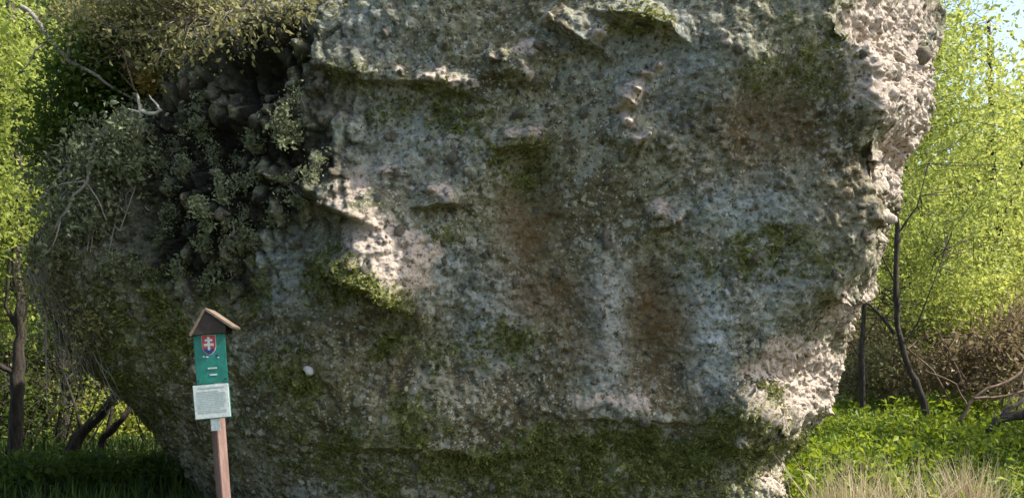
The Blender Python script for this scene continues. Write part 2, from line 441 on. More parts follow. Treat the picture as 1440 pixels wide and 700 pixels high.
P2[-NC:] = P2[-NC:].mean(0)                     # the summit closes
idx = np.arange(len(rows) * NC).reshape(len(rows), NC)
a_ = idx[:-1]; b_ = np.roll(a_, -1, 1); d_ = idx[1:]; c_ = np.roll(d_, -1, 1)
faces = np.stack([a_.ravel(), b_.ravel(), c_.ravel(), d_.ravel()], 1)
rock_me = np_mesh('boulder', P2, faces, True, {'moss': moss, 'brown': brown, 'blue': blue, 'pale': pale, 'hollow_shade': hollow_shade, 'pit': pit,
                  'stone_id': np.where(k1 < 0.5, kid, 0.5)})
m, t_, p_, _ = new_mat('weathered_conglomerate'); b = NB(t_)
v_ = b.coord(1.0)
nA = b.noise(v_, 1.6, 7, 0.62); nB = b.noise(v_, 5.5, 7, 0.66, 0.4); nC = b.noise(v_, 19.0, 6, 0.68); nD = b.noise(v_, 60.0, 4, 0.7)
vA = b.vor(v_, 26.0); vB = b.vor(v_, 13.0)
nL = b.noise(v_, 0.55, 5, 0.6, 0.5); nM = b.noise(v_, 3.1, 6, 0.7, 0.8)
base = b.mix(b.ramp(nA, 0.34, 0.66), (0.126, 0.118, 0.062), (0.232, 0.220, 0.132))
base = b.mix(b.ramp(nL, 0.52, 0.62, 0.0, 0.8), base, (0.118, 0.092, 0.047))
base = b.mix(b.ramp(nL, 0.46, 0.36, 0.0, 0.8), base, (0.098, 0.107, 0.045))
base = b.mix(b.ramp(nB, 0.50, 0.62, 0.0, 0.8), base, (0.090, 0.086, 0.038))              # olive film
base = b.mix(b.ramp(nM, 0.55, 0.63, 0.0, 0.6), base, (0.285, 0.29, 0.205))                # lichen rosettes
base = b.mix(b.ramp(nM, 0.44, 0.36, 0.0, 0.85), base, (0.052, 0.047, 0.027))             # damp dark film
nP = b.noise(v_, 2.0, 8, 0.72, 1.2); nQ = b.noise(v_, 1.15, 8, 0.72, 1.0)
base = b.mix(b.ramp(nP, 0.535, 0.575, 0.0, 0.75), base, (0.265, 0.258, 0.175))            # pale crusts with defined edges
base = b.mix(b.ramp(nP, 0.455, 0.420, 0.0, 0.7), base, (0.088, 0.070, 0.036))             # brown damp patches
base = b.mix(b.ramp(nQ, 0.56, 0.59, 0.0, 0.6), base, (0.245, 0.270, 0.225))               # blue-grey crusts
# pebbles of mixed size and colour in the matrix
wv = b.n('ShaderNodeVectorMath', operation='ADD'); b.link(v_, wv.inputs[0])
wn = b.n('ShaderNodeTexNoise'); b.link(v_, wn.inputs['Vector']); wn.inputs['Scale'].default_value = 9.0
ws = b.n('ShaderNodeVectorMath', operation='SCALE'); b.link(wn.outputs['Color'], ws.inputs[0]); ws.inputs['Scale'].default_value = 0.10
b.link(ws.outputs[0], wv.inputs[1])
for sc_, amt, th in ((6.5, 0.7, 0.38), (13.0, 0.9, 0.40), (27.0, 0.95, 0.40)):
    vd = b.n('ShaderNodeTexVoronoi'); b.link(wv.outputs[0], vd.inputs['Vector']); vd.inputs['Scale'].default_value = sc_
    sepc = b.n('ShaderNodeSeparateColor'); b.link(vd.outputs['Color'], sepc.inputs[0])
    inside = b.ramp(vd.outputs['Distance'], th, th - 0.08)
    lite = b.math('MULTIPLY', inside, b.ramp(sepc.outputs[0], 0.72, 0.80, 0.0, amt))
    dark = b.math('MULTIPLY', inside, b.ramp(sepc.outputs[1], 0.68, 0.76, 0.0, amt))
    tint = b.mix(sepc.outputs[2], (0.40, 0.40, 0.32), (0.31, 0.295, 0.21))
    base = b.mix(dark, base, (0.060, 0.055, 0.036))
    base = b.mix(lite, base, tint)
base = b.mix(b.ramp(nC, 0.56, 0.66, 0.0, 0.8), base, (0.38, 0.385, 0.305))                 # grey lichen flecks
base = b.mix(b.math('MULTIPLY', b.attr('blue'), b.ramp(nC, 0.38, 0.56, 0.20, 1.0)), base, (0.34, 0.385, 0.385))
base = b.mix(b.math('MULTIPLY', b.attr('brown'), b.ramp(nB, 0.28, 0.66, 1.0, 0.6)), base, (0.130, 0.078, 0.029))
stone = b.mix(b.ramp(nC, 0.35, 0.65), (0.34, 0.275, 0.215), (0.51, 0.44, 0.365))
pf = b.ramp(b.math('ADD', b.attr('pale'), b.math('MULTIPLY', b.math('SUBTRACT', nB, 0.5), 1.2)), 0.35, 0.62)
base = b.mix(pf, base, stone)  # warm tone of sunlit stone mixed into the base colour
mcol = b.mix(b.ramp(nC, 0.3, 0.7), (0.082, 0.094, 0.020), (0.205, 0.212, 0.058))
mf = b.ramp(b.math('ADD', b.attr('moss'), b.math('MULTIPLY', b.math('SUBTRACT', nB, 0.5), 2.0)), 0.20, 0.85, 0.0, 0.88)
base = b.mix(mf, base, mcol)
base = b.mix(b.ramp(nC, 0.45, 0.37, 0.0, 0.85), base, (0.050, 0.046, 0.032))           # black algae in the pores
sp = b.math('MULTIPLY', b.ramp(vA, 0.16, 0.06), b.ramp(nB, 0.46, 0.6))
base = b.mix(b.math('MULTIPLY', sp, 0.8), base, (0.46, 0.46, 0.39))                    # white lichen dots
yl = b.math('MULTIPLY', b.ramp(vB, 0.22, 0.08), b.ramp(nA, 0.60, 0.68))
base = b.mix(b.math('MULTIPLY', yl, 0.6), base, (0.42, 0.30, 0.07))
base = b.mix(b.math('MULTIPLY', b.attr('pit'), b.ramp(nB, 0.42, 0.58, 0.0, 0.8)), base, (0.27, 0.30, 0.20))
base = b.mix(b.math('MULTIPLY', b.attr('hollow_shade'), 0.96), base, (0.016, 0.014, 0.010))  # painted shade: gaps and hollows go nearly black
b.put(p_.inputs['Base Color'], base); p_.inputs['Roughness'].default_value = 0.92
p_.inputs['Specular IOR Level'].default_value = 0.25
h1 = b.bump(nC, 0.8, 0.04); h2 = b.bump(nD, 0.7, 0.012, h1); h3 = b.bump(vA, 0.4, 0.02, h2)
b.put(p_.inputs['Normal'], h3)
ROCK = m
boulder = empty('boulder', (0, 12, 0))
tag(boulder, 'huge overhanging grey conglomerate boulder patched with moss and lichen', 'rock')
body = link('stone_body', rock_me, ROCK, boulder)
body.matrix_parent_inverse = Matrix.Translation((0, -12, 0))
bpy.context.view_layer.update()
NR = np.zeros((len(P2), 3), np.float32)
NR = grid_normals(P2.reshape(len(rows), NC, 3)).reshape(-1, 3)
RPX = CX + FPX * P2[:, 0] / P2[:, 1]; RPY = HY - FPX * (P2[:, 2] - CAMZ) / P2[:, 1]
def on_rock(px, py):
    d = (RPX - px) ** 2 + (RPY - py) ** 2 + (P2[:, 1] > 12.4) * 1e6
    c = np.argpartition(d, 12)[:12]
    k = c[np.argmin(P2[c, 1])]
    return P2[k], NR[k]
# @@DETAILS
# ------------------------------------------------------------------ small pieces of the boulder
def lump_mesh(name, seed, sub=2, amp=0.22):
    import bmesh
    bm = bmesh.new(); bmesh.ops.create_icosphere(bm, subdivisions=sub, radius=1.0)
    co = np.array([v.co[:] for v in bm.verts])
    co *= (1 + amp * fbm(co * 1.2 + seed * 3.1, 3, seed))[:, None] * (1 + 0.25 * fbm(co * 3.0 + seed, 2, seed + 5))[:, None]
    for v, c in zip(bm.verts, co): v.co = c
    me = bpy.data.meshes.new(name); bm.to_mesh(me); bm.free()
    me.polygons.foreach_set('use_smooth', np.ones(len(me.polygons), bool))
    return me
M_PEB = [mat_plain('pebble_white', (0.50, 0.48, 0.44), (0.66, 0.64, 0.60), 9, 0.8),
         mat_plain('pebble_grey', (0.12, 0.115, 0.075), (0.27, 0.265, 0.19), 2.2, 0.9, 0.8, 0.15),
         mat_plain('pebble_tan', (0.17, 0.14, 0.09), (0.34, 0.29, 0.21), 2.2, 0.9, 0.8, 0.15)]
PEB = [[lump_mesh('stone', 3 * k + j, 2, 0.7) for j in range(3)] for k in range(3)]
for k in range(3):
    for me in PEB[k]: me.materials.append(M_PEB[k])
def pebble(px, py, r, k, parent=boulder):
    q, n = on_rock(px, py)
    o = link('stone', PEB[k][random.randrange(3)], None, parent)
    s = r * 1.0
    o.matrix_parent_inverse = Matrix.Translation((0, -12, 0))
    o.location = Vector(q) + Vector(n) * (-0.45 * s if r > 0.06 else random.uniform(-0.35, 0.1) * s)
    o.rotation_euler = (random.uniform(0, 6), random.uniform(0, 6), random.uniform(0, 6))
    o.scale = (s * random.uniform(0.8, 1.5), s * random.uniform(0.7, 1.1), s * random.uniform(0.5, 0.9))
    return o
w = pebble(432, 522, 0.060, 0); w['label'] = 'rounded white stone set in the mossy lower face'
w = pebble(608, 344, 0.032, 0)
w = pebble(1010, 178, 0.04, 1); w = pebble(1000, 148, 0.04, 1)
for px, py, r in ((418, 340, .03), (470, 243, .045), (1290, 75, .15), (1255, 103, .13), (1218, 330, .045), (1180, 388, .05),
                  (690, 685, .07), (585, 655, .08), (905, 590, .07), (1296, 140, .09), (1268, 210, .07)):
    pebble(px, py, r, 2 if px > 1100 or py < 300 else 1)
rr = random.Random(5)
n_p = 0
while n_p < 210:
    px, py = rr.triangular(200, 1290, 520), rr.triangular(10, 690, 200)
    if not (0 < px < 1300) or py > 700: continue
    pebble(px, py, rr.choice((.016, .02, .024, .03, .04, .055)), rr.choice((1, 1, 1, 2, 2, 2)))
    n_p += 1

M_MOSS = mat_leaf('moss_leaf', (0.070, 0.086, 0.016), (0.140, 0.158, 0.034), (0.26, 0.275, 0.075), 0.25, 0.8)
cand = np.where((moss > 0.25) & (FRONT > 0) & (P2[:, 2] > 0.1) & (NR[:, 1] < 0.3))[0]
wgt = moss[cand] ** 2.0; wgt /= wgt.sum()
pick = RNG.choice(cand, 42000, p=wgt)
jit = RNG.normal(size=(42000, 3)) * 0.012
mo = link('moss_cushion', leaf_mesh('moss_cushion', P2[pick] + NR[pick] * 0.006 + jit, 0.020, 0.4, up=0.1, long=1.8), M_MOSS, boulder)
mo.matrix_parent_inverse = Matrix.Translation((0, -12, 0)); tag(mo, kind='stuff')

# ------------------------------------------------------------------ sign
M_WOOD = mat_plain('post_wood', (0.16, 0.095, 0.075), (0.27, 0.175, 0.145), 3.0, 0.8, 0.4, 0.006, stretch=(6, 6, 0.8))
M_ROOF = mat_plain('roof_board', (0.13, 0.095, 0.065), (0.22, 0.165, 0.115), 4.0, 0.85, 0.4, 0.006, stretch=(5, 1, 5))
M_DARK = mat_plain('gable_board', (0.030, 0.024, 0.018), (0.055, 0.042, 0.03), 5.0, 0.9)
M_GREEN = mat_plain('green_enamel', (0.006, 0.145, 0.105), (0.014, 0.205, 0.15), 7.0, 0.4, 0.05, 0.002)
M_WHITE = mat_plain('white_enamel', (0.50, 0.56, 0.52), (0.66, 0.70, 0.66), 8.0, 0.45, 0.05, 0.002)
M_RED = mat_plain('red_enamel', (0.40, 0.035, 0.025), (0.50, 0.06, 0.04), 6.0, 0.4, 0.05, 0.002)
M_BLUE = mat_plain('blue_enamel', (0.01, 0.03, 0.14), (0.015, 0.04, 0.18), 6.0, 0.4, 0.05, 0.002)
M_INK = mat_plain('grey_ink', (0.30, 0.38, 0.36), (0.36, 0.44, 0.42), 6.0, 0.6, 0.05, 0.002)
import bmesh
def box_mesh(name, x0, x1, y0, y1, z0, z1, bev=0.004, taper=1.0):
    bm = bmesh.new(); bmesh.ops.create_cube(bm, size=1.0)
    for v in bm.verts:
        v.co = (x0 + (v.co.x + .5) * (x1 - x0), y0 + (v.co.y + .5) * (y1 - y0), z0 + (v.co.z + .5) * (z1 - z0))
    if bev: bmesh.ops.bevel(bm, geom=bm.edges[:], offset=bev, segments=2, affect='EDGES')
    me = bpy.data.meshes.new(name); bm.to_mesh(me); bm.free(); return me
def prism_mesh(name, pts, y0, y1):
    n = len(pts)
    v = [(x, y0, z) for x, z in pts] + [(x, y1, z) for x, z in pts]
    f = [tuple(range(n)), tuple(range(2 * n - 1, n - 1, -1))] + [(i, n + i, n + (i + 1) % n, (i + 1) % n) for i in range(n)]
    me = bpy.data.meshes.new(name); me.from_pydata(v, [], f); me.update()
    bm = bmesh.new(); bm.from_mesh(me); bmesh.ops.recalc_face_normals(bm, faces=bm.faces[:]); bm.to_mesh(me); bm.free()
    return me
SY = 8.1; KS = FPX / SY
base_pt = at(320, 770, SY)
gz0 = float(ground_z(base_pt[0], base_pt[1])) - base_pt[2]
sign = empty('information_sign', tuple(base_pt))
sign.scale = (0.953, 0.953, 1.0)
sign.rotation_euler = (0, R(-4.2), R(4))
tag(sign, 'green sign with red shield and white notice under a small wooden roof', 'sign')
def zs(py): return (770 - py) / KS
post = link('post', box_mesh('post', -0.049, 0.049, -0.049, 0.049, gz0 - 0.3, zs(475), 0.006), M_WOOD, sign); post.rotation_euler = (0, 0, R(48)); post.location = (0, 0.0, 0)
yb = -0.10
bw = 0.146
board = link('green_board', box_mesh('green_board', -bw, bw, yb, yb + 0.014, zs(538), zs(466), 0.004), M_GREEN, sign)
sx, sz = -0.005, zs(484)
sh = [(-.062, .082), (.062, .082), (.062, -.02), (.05, -.055), (.025, -.08), (0, -.092), (-.025, -.08), (-.05, -.055), (-.062, -.02)]
link('shield_rim', prism_mesh('shield_rim', [(sx + x * 1.06, sz + z * 1.04) for x, z in sh], yb - 0.003, yb - 0.0005), M_WHITE, board)
shield = link('shield', prism_mesh('shield', [(sx + x, sz + z) for x, z in sh], yb - 0.006, yb - 0.0035), M_RED, board)
cw = 0.011
cross = [(-cw, -.05), (cw, -.05), (cw, -.012), (.046, -.016), (.046, .008), (cw, .010), (cw, .030), (.034, .027), (.034, .048), (cw, .048), (cw, .070),
         (-cw, .070), (-cw, .048), (-.034, .048), (-.034, .027), (-cw, .030), (-cw, .010), (-.046, .008), (-.046, -.016), (-cw, -.012)]
link('double_cross', prism_mesh('double_cross', [(sx + x, sz + z) for x, z in cross], yb - 0.009, yb - 0.0065), M_WHITE, board)
hills = [(sx - .046, sz - .056)] + [(sx + x, sz + z) for x, z in ((-.05, -.04), (-.035, -.034), (-.022, -.042), (-.012, -.032), (0, -.028), (.012, -.032), (.022, -.042), (.035, -.034), (.05, -.04), (.046, -.056), (.023, -.077), (0, -.087), (-.023, -.077))]
link('three_hills', prism_mesh('three_hills', hills, yb - 0.0085, yb - 0.0062), M_BLUE, board)
for (px, py, w, h, mm) in ((-.060, 500.5, .022, .012, M_WHITE), (-.030, 501, .024, .012, M_WHITE), (.062, 500, .034, .022, M_BLUE), (.072, 502.5, .012, .010, M_WHITE),
                           (.010, 517, .085, .014, M_WHITE), (.016, 526, .070, .014, M_WHITE)):
    n = max(1, int(w / 0.013))
    if mm is M_BLUE or w < 0.013: n = 1
    for q in range(n):
        ww = w / n
        x0 = px - w / 2 + q * ww
        link('lettering', box_mesh('lettering', x0 + ww * .06, x0 + ww * .92, yb - (0.004 if mm is M_WHITE else 0.0022), yb - 0.0008, zs(py) - h / 2, zs(py) + h / 2, 0), mm, board)
note = link('notice', box_mesh('notice', -0.162, 0.165, yb - 0.018, yb - 0.004, zs(586), zs(539.5), 0.003), M_WHITE, sign)
note.rotation_euler = (0, R(-0.7), 0)
link('notice_edge', box_mesh('notice_edge', -0.168, 0.172, yb - 0.0035, yb + 0.004, zs(587), zs(538.6), 0.002), M_GREEN, sign).rotation_euler = (0, R(-0.7), 0)
link('print_line', box_mesh('print_line', -0.12, 0.13, yb - 0.0195, yb - 0.0183, zs(544.6), zs(543), 0), M_INK, note)
for q in range(13):
    z = zs(549 + q * 2.4)
    link('print_line', box_mesh('print_line', -0.135, 0.135 - random.choice((0, 0, .02, .06)), yb - 0.0195, yb - 0.0183, z - 0.0026, z + 0.0026, 0), M_INK, note)
link('number_tag', box_mesh('number_tag', -0.045, 0.040, yb + 0.006, yb + 0.012, zs(604), zs(585), 0.002), M_WHITE, sign)
for sxx, pyy in ((-.125, 470), (.125, 470), (-.125, 533), (.125, 533)):
    link('screw', prism_mesh('screw', [(sxx + .008 * math.cos(q * 1.047), zs(pyy) + .008 * math.sin(q * 1.047)) for q in range(6)], yb - 0.004, yb - 0.0006), M_DARK, board)
# roof: two boards and a closed gable
ax, az = 0.0, zs(431)
sl_, dp0, dp1 = R(38), yb - 0.07, 0.17
def roof_board(sgn, length, steep):
    me = box_mesh('roof_board', 0.0, length, dp0, dp1, 0.0, 0.022, 0.003)
    if sgn < 0:
        for v in me.vertices: v.co.x = -v.co.x
        me.flip_normals()
    o = link('roof_board', me, M_ROOF, sign); o.location = (ax, 0, az); o.rotation_euler = (0, sgn * steep, 0)
    return o
az -= 0.035
roof_board(1, 0.30, R(37)).location.x -= 0.012
roof_board(-1, 0.27, R(56)).location.z -= 0.006
link('gable', prism_mesh('gable', [(ax - .155, zs(470)), (ax + .165, zs(469)), (ax + .172, az - 0.145), (ax - .002, az - 0.010), (ax - .130, az - 0.20)], yb - 0.05, yb - 0.012), M_DARK, sign)
link('gable', prism_mesh('gable', [(ax - .155, zs(470)), (ax + .165, zs(469)), (ax + .172, az - 0.145), (ax - .002, az - 0.010), (ax - .130, az - 0.20)], 0.10, 0.13), M_DARK, sign)
link('bracket', box_mesh('bracket', -0.10, 0.10, yb + 0.016, -0.055, zs(500), zs(492), 0.003), M_DARK, sign)
link('bracket', box_mesh('bracket', -0.10, 0.10, yb + 0.016, -0.055, zs(570), zs(562), 0.003), M_DARK, sign)

# ------------------------------------------------------------------ plants
M_BARK = mat_plain('dark_bark', (0.026, 0.020, 0.014), (0.100, 0.082, 0.062), 5.0, 0.95, 1.0, 0.04, stretch=(5, 5, 0.9))
M_GREYTWIG = mat_plain('grey_twig', (0.20, 0.18, 0.15), (0.32, 0.29, 0.24), 8.0, 0.9, 0.4, 0.005)
M_WHITETWIG = mat_plain('bleached_wood', (0.48, 0.43, 0.36), (0.60, 0.55, 0.47), 8.0, 0.9, 0.4, 0.004)
M_BROWNTWIG = mat_plain('brown_twig', (0.13, 0.085, 0.055), (0.22, 0.155, 0.10), 8.0, 0.9, 0.4, 0.005)
M_SPRING = mat_leaf('spring_leaf', (0.11, 0.16, 0.022), (0.27, 0.34, 0.05), (0.50, 0.54, 0.14), 0.5)
M_YELLOW = mat_leaf('yellow_green_leaf', (0.18, 0.22, 0.03), (0.36, 0.40, 0.06), (0.58, 0.59, 0.16), 0.5)
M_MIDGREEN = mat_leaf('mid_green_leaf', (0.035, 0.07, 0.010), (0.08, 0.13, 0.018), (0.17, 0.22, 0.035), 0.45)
M_OLIVE = mat_leaf('olive_leaf', (0.11, 0.115, 0.035), (0.24, 0.235, 0.085), (0.42, 0.39, 0.19), 0.45)
M_TAN = mat_leaf('withered_leaf', (0.12, 0.085, 0.045), (0.22, 0.165, 0.085), (0.36, 0.29, 0.16), 0.35)
M_GREYGREEN = mat_leaf('grey_green_leaf', (0.10, 0.12, 0.055), (0.22, 0.25, 0.125), (0.40, 0.43, 0.26), 0.35)
M_HERB = mat_leaf('herb_leaf', (0.06, 0.12, 0.010), (0.15, 0.24, 0.015), (0.34, 0.40, 0.03), 0.5)
M_GRASS = mat_leaf('grass_blade', (0.018, 0.040, 0.006), (0.045, 0.085, 0.012), (0.11, 0.16, 0.025), 0.35)
M_STRAW = mat_leaf('straw', (0.26, 0.19, 0.10), (0.43, 0.34, 0.20), (0.60, 0.51, 0.34), 0.3)
M_OCHRE = mat_leaf('ochre_leaf', (0.16, 0.11, 0.02), (0.30, 0.22, 0.04), (0.45, 0.34, 0.08), 0.4)

def clumps(ells, nclump, per, sig, rng, shell=0.35):
    """leaf centres: small clumps spread through a set of ellipsoids, sparse at the core"""
    ells = np.array(ells, float); vol = ells[:, 3] * ells[:, 4] * ells[:, 5]
    which = rng.choice(len(ells), nclump, p=vol / vol.sum())
    d = rng.normal(size=(nclump, 3)); d /= np.linalg.norm(d, axis=1)[:, None]
    r = shell + (1 - shell) * rng.random(nclump) ** 0.6
    r *= 1 + 0.22 * rng.normal(size=nclump)
    c = ells[which, :3] + d * r[:, None] * ells[which, 3:]
    k = rng.poisson(per, nclump) + 3
    cc = np.repeat(c, k, 0); s = np.repeat(sig * rng.uniform(0.6, 1.5, nclump), k)
    pts = cc + rng.normal(size=cc.shape) * s[:, None] * np.array([1, 1, 0.7])
    tone = np.repeat(rng.random(nclump), k) * 0.55 + rng.random(len(cc)) * 0.45
    return c, pts, tone

def plant(name, label, cat, base, paths, ells, nclump, per, sig, leaf, mat, bark, seed, ntwig=60, group=None, sides=6, twig_r=0.012, up=0.4, long=1.5, wood='trunk', green='crown'):
    """paths: list of (points, r0, r1); world coordinates"""
    rng = np.random.default_rng(seed); rnd = random.Random(seed)
    root = empty(name, base); tag(root, label, cat, group)
    B = np.array(base, float)
    tb = Tubes(); nodes = []
    for pts, r0, r1 in paths:
        n = len(pts)
        pts = [np.array(p, float) for p in pts]
        fine = []
        for i in range(n - 1):
            for q in range(4):
                tt = q / 4; fine.append(pts[i] * (1 - tt) + pts[i + 1] * tt + np.array([rnd.gauss(0, 1) for _ in range(3)]) * r0 * 0.10)
        fine.append(pts[-1])
        L = len(fine)
        tb.add([p - B for p in fine], [(r0 + (r1 - r0) * i / (L - 1)) * rnd.uniform(0.84, 1.16) for i in range(L)], sides + 2)
        nodes += fine[L // 3:]
    c, pts, tone = clumps(ells, nclump, per, sig, rng)
    nodes = np.array(nodes)
    for k in range(min(ntwig, nclump)):
        a = nodes[np.argmin(np.linalg.norm(nodes - c[k], axis=1) + rng.random(len(nodes)) * 0.8)]
        w = wander(a, c[k], 5, 0.35, rnd)
        tb.add([p - B for p in w], list(np.linspace(twig_r, twig_r * 0.25, 6)), 4)
    link(wood, tb.mesh(name + '_' + wood), bark, root)
    link(green, leaf_mesh(name + '_' + green, pts - B, leaf, 0.35, tone, up, long, rng), mat, root)
    return root
def E(px, py, Y, rx, ry, rd=None):
    """ellipsoid whose outline measures rx by ry photograph pixels at distance Y"""
    p = at(px, py, Y); k = Y / FPX
    return (p[0], p[1], p[2], rx * k, (rd if rd else rx * k), ry * k)
def G(px, Y, dz=0.0):
    x = (px - CX) / FPX * Y
    return (x, Y, float(ground_z(x, Y)) + dz)
def A(px, py, Y): return tuple(at(px, py, Y))

# --- trees right of the boulder
plant('tree', 'spring tree with a dark curved trunk forking beside the boulder', 'tree', G(1312, 16),
      [([G(1312, 16, -.2), A(1298, 560, 16), A(1275, 510, 16), A(1262, 460, 16), A(1260, 400, 16), A(1262, 320, 16), A(1255, 220, 16.2), A(1265, 100, 16.4), A(1260, -40, 16.6)], 0.066, 0.025), ([A(1268, 490, 16), A(1290, 455, 15.9), A(1312, 400, 15.8), A(1330, 350, 15.9)], 0.02, 0.006), ([A(1260, 400, 16), A(1240, 360, 15.9), A(1232, 310, 15.9)], 0.018, 0.006), ([A(1280, 525, 16), A(1262, 500, 15.9), A(1240, 490, 15.9)], 0.014, 0.005), ([A(1262, 330, 16), A(1290, 290, 15.9), A(1305, 230, 15.9)], 0.018, 0.006),
       ([A(1258, 470, 16), A(1240, 445, 16.1), A(1214, 420, 16.2), A(1190, 380, 16.4)], 0.036, 0.015)],
      [E(1320, 120, 17, 95, 110), E(1390, 250, 16.8, 70, 90), E(1290, 30, 17.5, 80, 80), E(1340, 330, 18, 90, 60)], 420, 20, 0.28, 0.054, M_SPRING, M_BARK, 21, 110, twig_r=0.009)
plant('tree', 'slender spring tree with an upright dark stem close behind the boulder', 'tree', G(1214, 17.5),
      [([G(1214, 17.5, -.2), A(1212, 500, 17.5), A(1215, 430, 17.6), A(1222, 300, 17.8), A(1230, 120, 18), A(1240, -60, 18.4)], 0.058, 0.02), ([A(1213, 510, 17.5), A(1196, 480, 17.4), A(1188, 450, 17.4)], 0.014, 0.005), ([A(1214, 480, 17.5), A(1232, 450, 17.4), A(1240, 410, 17.4)], 0.014, 0.005)],
      [E(1290, 180, 18.5, 70, 130), E(1280, 380, 18.5, 70, 80), E(1330, 430, 19, 80, 70)], 330, 20, 0.28, 0.056, M_SPRING, M_BARK, 22, 90, twig_r=0.009)
plant('tree', 'tall pale yellow green tree whose top meets the sky', 'tree', G(1400, 22),
      [([G(1400, 22, -.2), A(1402, 400, 22), A(1396, 200, 22.2), A(1390, 30, 22.6)], 0.14, 0.04),
       ([A(1400, 350, 22), A(1440, 220, 22), A(1470, 120, 22)], 0.06, 0.02)],
      [E(1340, 110, 22.5, 80, 100), E(1410, 200, 22.5, 100, 100), E(1440, 360, 22, 110, 110), E(1340, 320, 23, 110, 120)], 620, 20, 0.34, 0.075, M_YELLOW, M_BARK, 23, 140, twig_r=0.012)
plant('tree', 'broad green tree filling the back of the wood beyond the meadow', 'tree', G(1270, 27),
      [([G(1270, 27, -.2), A(1272, 400, 27), A(1280, 100, 27.5), A(1290, -60, 28)], 0.2, 0.06)],
      [E(1240, 160, 28, 120, 170), E(1370, 340, 28, 140, 140), E(1230, 400, 28, 130, 130)], 620, 18, 0.40, 0.12, M_SPRING, M_BARK, 24, 120, twig_r=0.018)
# shrubs at the wood's edge
plant('bush', 'brown twiggy bush with few leaves at the right edge of the meadow', 'bush', G(1400, 17),
      [([G(1400 + d, 17, -.1), A(1400 + d * 2.2, 520, 17 - abs(d) * .01), A(1400 + d * 3.4, 440 + abs(d), 17)], 0.025, 0.008) for d in (-40, -24, -10, 6, 20, 36)],
      [E(1400, 510, 17.2, 80, 55), E(1330, 520, 18, 60, 45), E(1440, 470, 17.5, 60, 60)], 420, 13, 0.20, 0.055, M_TAN, M_BROWNTWIG, 31, 260, wood='stems', green='foliage')
plant('bush', 'mixed green and brown bush between the two dark trunks', 'bush', G(1262, 19),
      [([G(1262 + d, 19, -.1), A(1262 + d * 2, 520, 19), A(1262 + d * 3, 460, 19)], 0.02, 0.008) for d in (-22, -10, 2, 14, 24)],
      [E(1250, 520, 19, 70, 45), E(1190, 540, 20, 60, 40), E(1300, 500, 20, 70, 60)], 420, 13, 0.20, 0.055, M_OLIVE, M_BROWNTWIG, 32, 200, wood='stems', green='foliage')
plant('bush', 'pale green bush behind the brown twiggy bush', 'bush', G(1380, 20),
      [([G(1380 + d, 20, -.1), A(1380 + d * 2, 480, 20), A(1380 + d * 3, 400, 20)], 0.02, 0.008) for d in (-30, -14, 0, 14, 30)],
      [E(1370, 440, 20, 100, 80), E(1300, 450, 21, 70, 70), E(1430, 430, 20, 60, 70)], 620, 15, 0.22, 0.065, M_YELLOW, M_BROWNTWIG, 33, 160, wood='stems', green='foliage')
plant('bush', 'tan thicket of bare twigs behind the slender upright stem', 'bush', G(1220, 21),
      [([G(1220 + d, 21, -.1), A(1220 + d * 2, 500, 21), A(1220 + d * 3, 430, 21)], 0.02, 0.008) for d in (-34, -18, -4, 10, 24, 38)],
      [E(1210, 500, 21, 70, 60), E(1290, 490, 21, 70, 60), E(1350, 480, 20.5, 60, 60)], 420, 12, 0.22, 0.065, M_TAN, M_BROWNTWIG, 34, 300, wood='stems', green='foliage')
# fallen wood at the right
def logs(name, label, cat, lines, mat, sides=7, group=None):
    b0 = lines[0][0][0]; root = empty(name, tuple(b0)); tag(root, label, cat, group); tb = Tubes()
    rnd = random.Random(len(lines) * 7 + 1)
    first = True
    for pts, r0, r1 in lines:
        fine = []
        for i in range(len(pts) - 1):
            fine += wander(pts[i], pts[i + 1], 4, 0.12, rnd)[:-1]
        fine.append(np.array(pts[-1])); L = len(fine)
        tb2 = Tubes(); tb2.add([np.array(p) - np.array(b0) for p in fine], [(r0 + (r1 - r0) * i / (L - 1)) * rnd.uniform(.9, 1.1) for i in range(L)], sides)
        link('stem' if first else 'branch', tb2.mesh(name), mat, root); first = False
    return root
logs('fallen_branch', 'dark fallen limb arching out of the meadow by the brown bush', 'branch',
     [([A(1388, 606, 15), A(1408, 588, 15), A(1440, 582, 15), A(1500, 590, 15.2)], 0.06, 0.10), ([A(1410, 585, 15), A(1440, 560, 15.2), A(1490, 545, 15.4)], 0.05, 0.02)], M_BARK)
logs('fallen_branch', 'tangle of brown arching branches above the dark fallen limb', 'branch',
     [([A(1350, 590, 15.6), A(1390, 545, 15.6), A(1440, 520, 15.8), A(1500, 510, 16)], 0.03, 0.02), ([A(1370, 560, 15.5), A(1420, 555, 15.5), A(1480, 540, 15.6)], 0.025, 0.015),
      ([A(1400, 600, 15.3), A(1430, 550, 15.4), A(1445, 490, 15.5)], 0.025, 0.012), ([A(1360, 570, 15.9), A(1345, 540, 15.9), A(1300, 520, 16)], 0.02, 0.008)], M_BROWNTWIG)

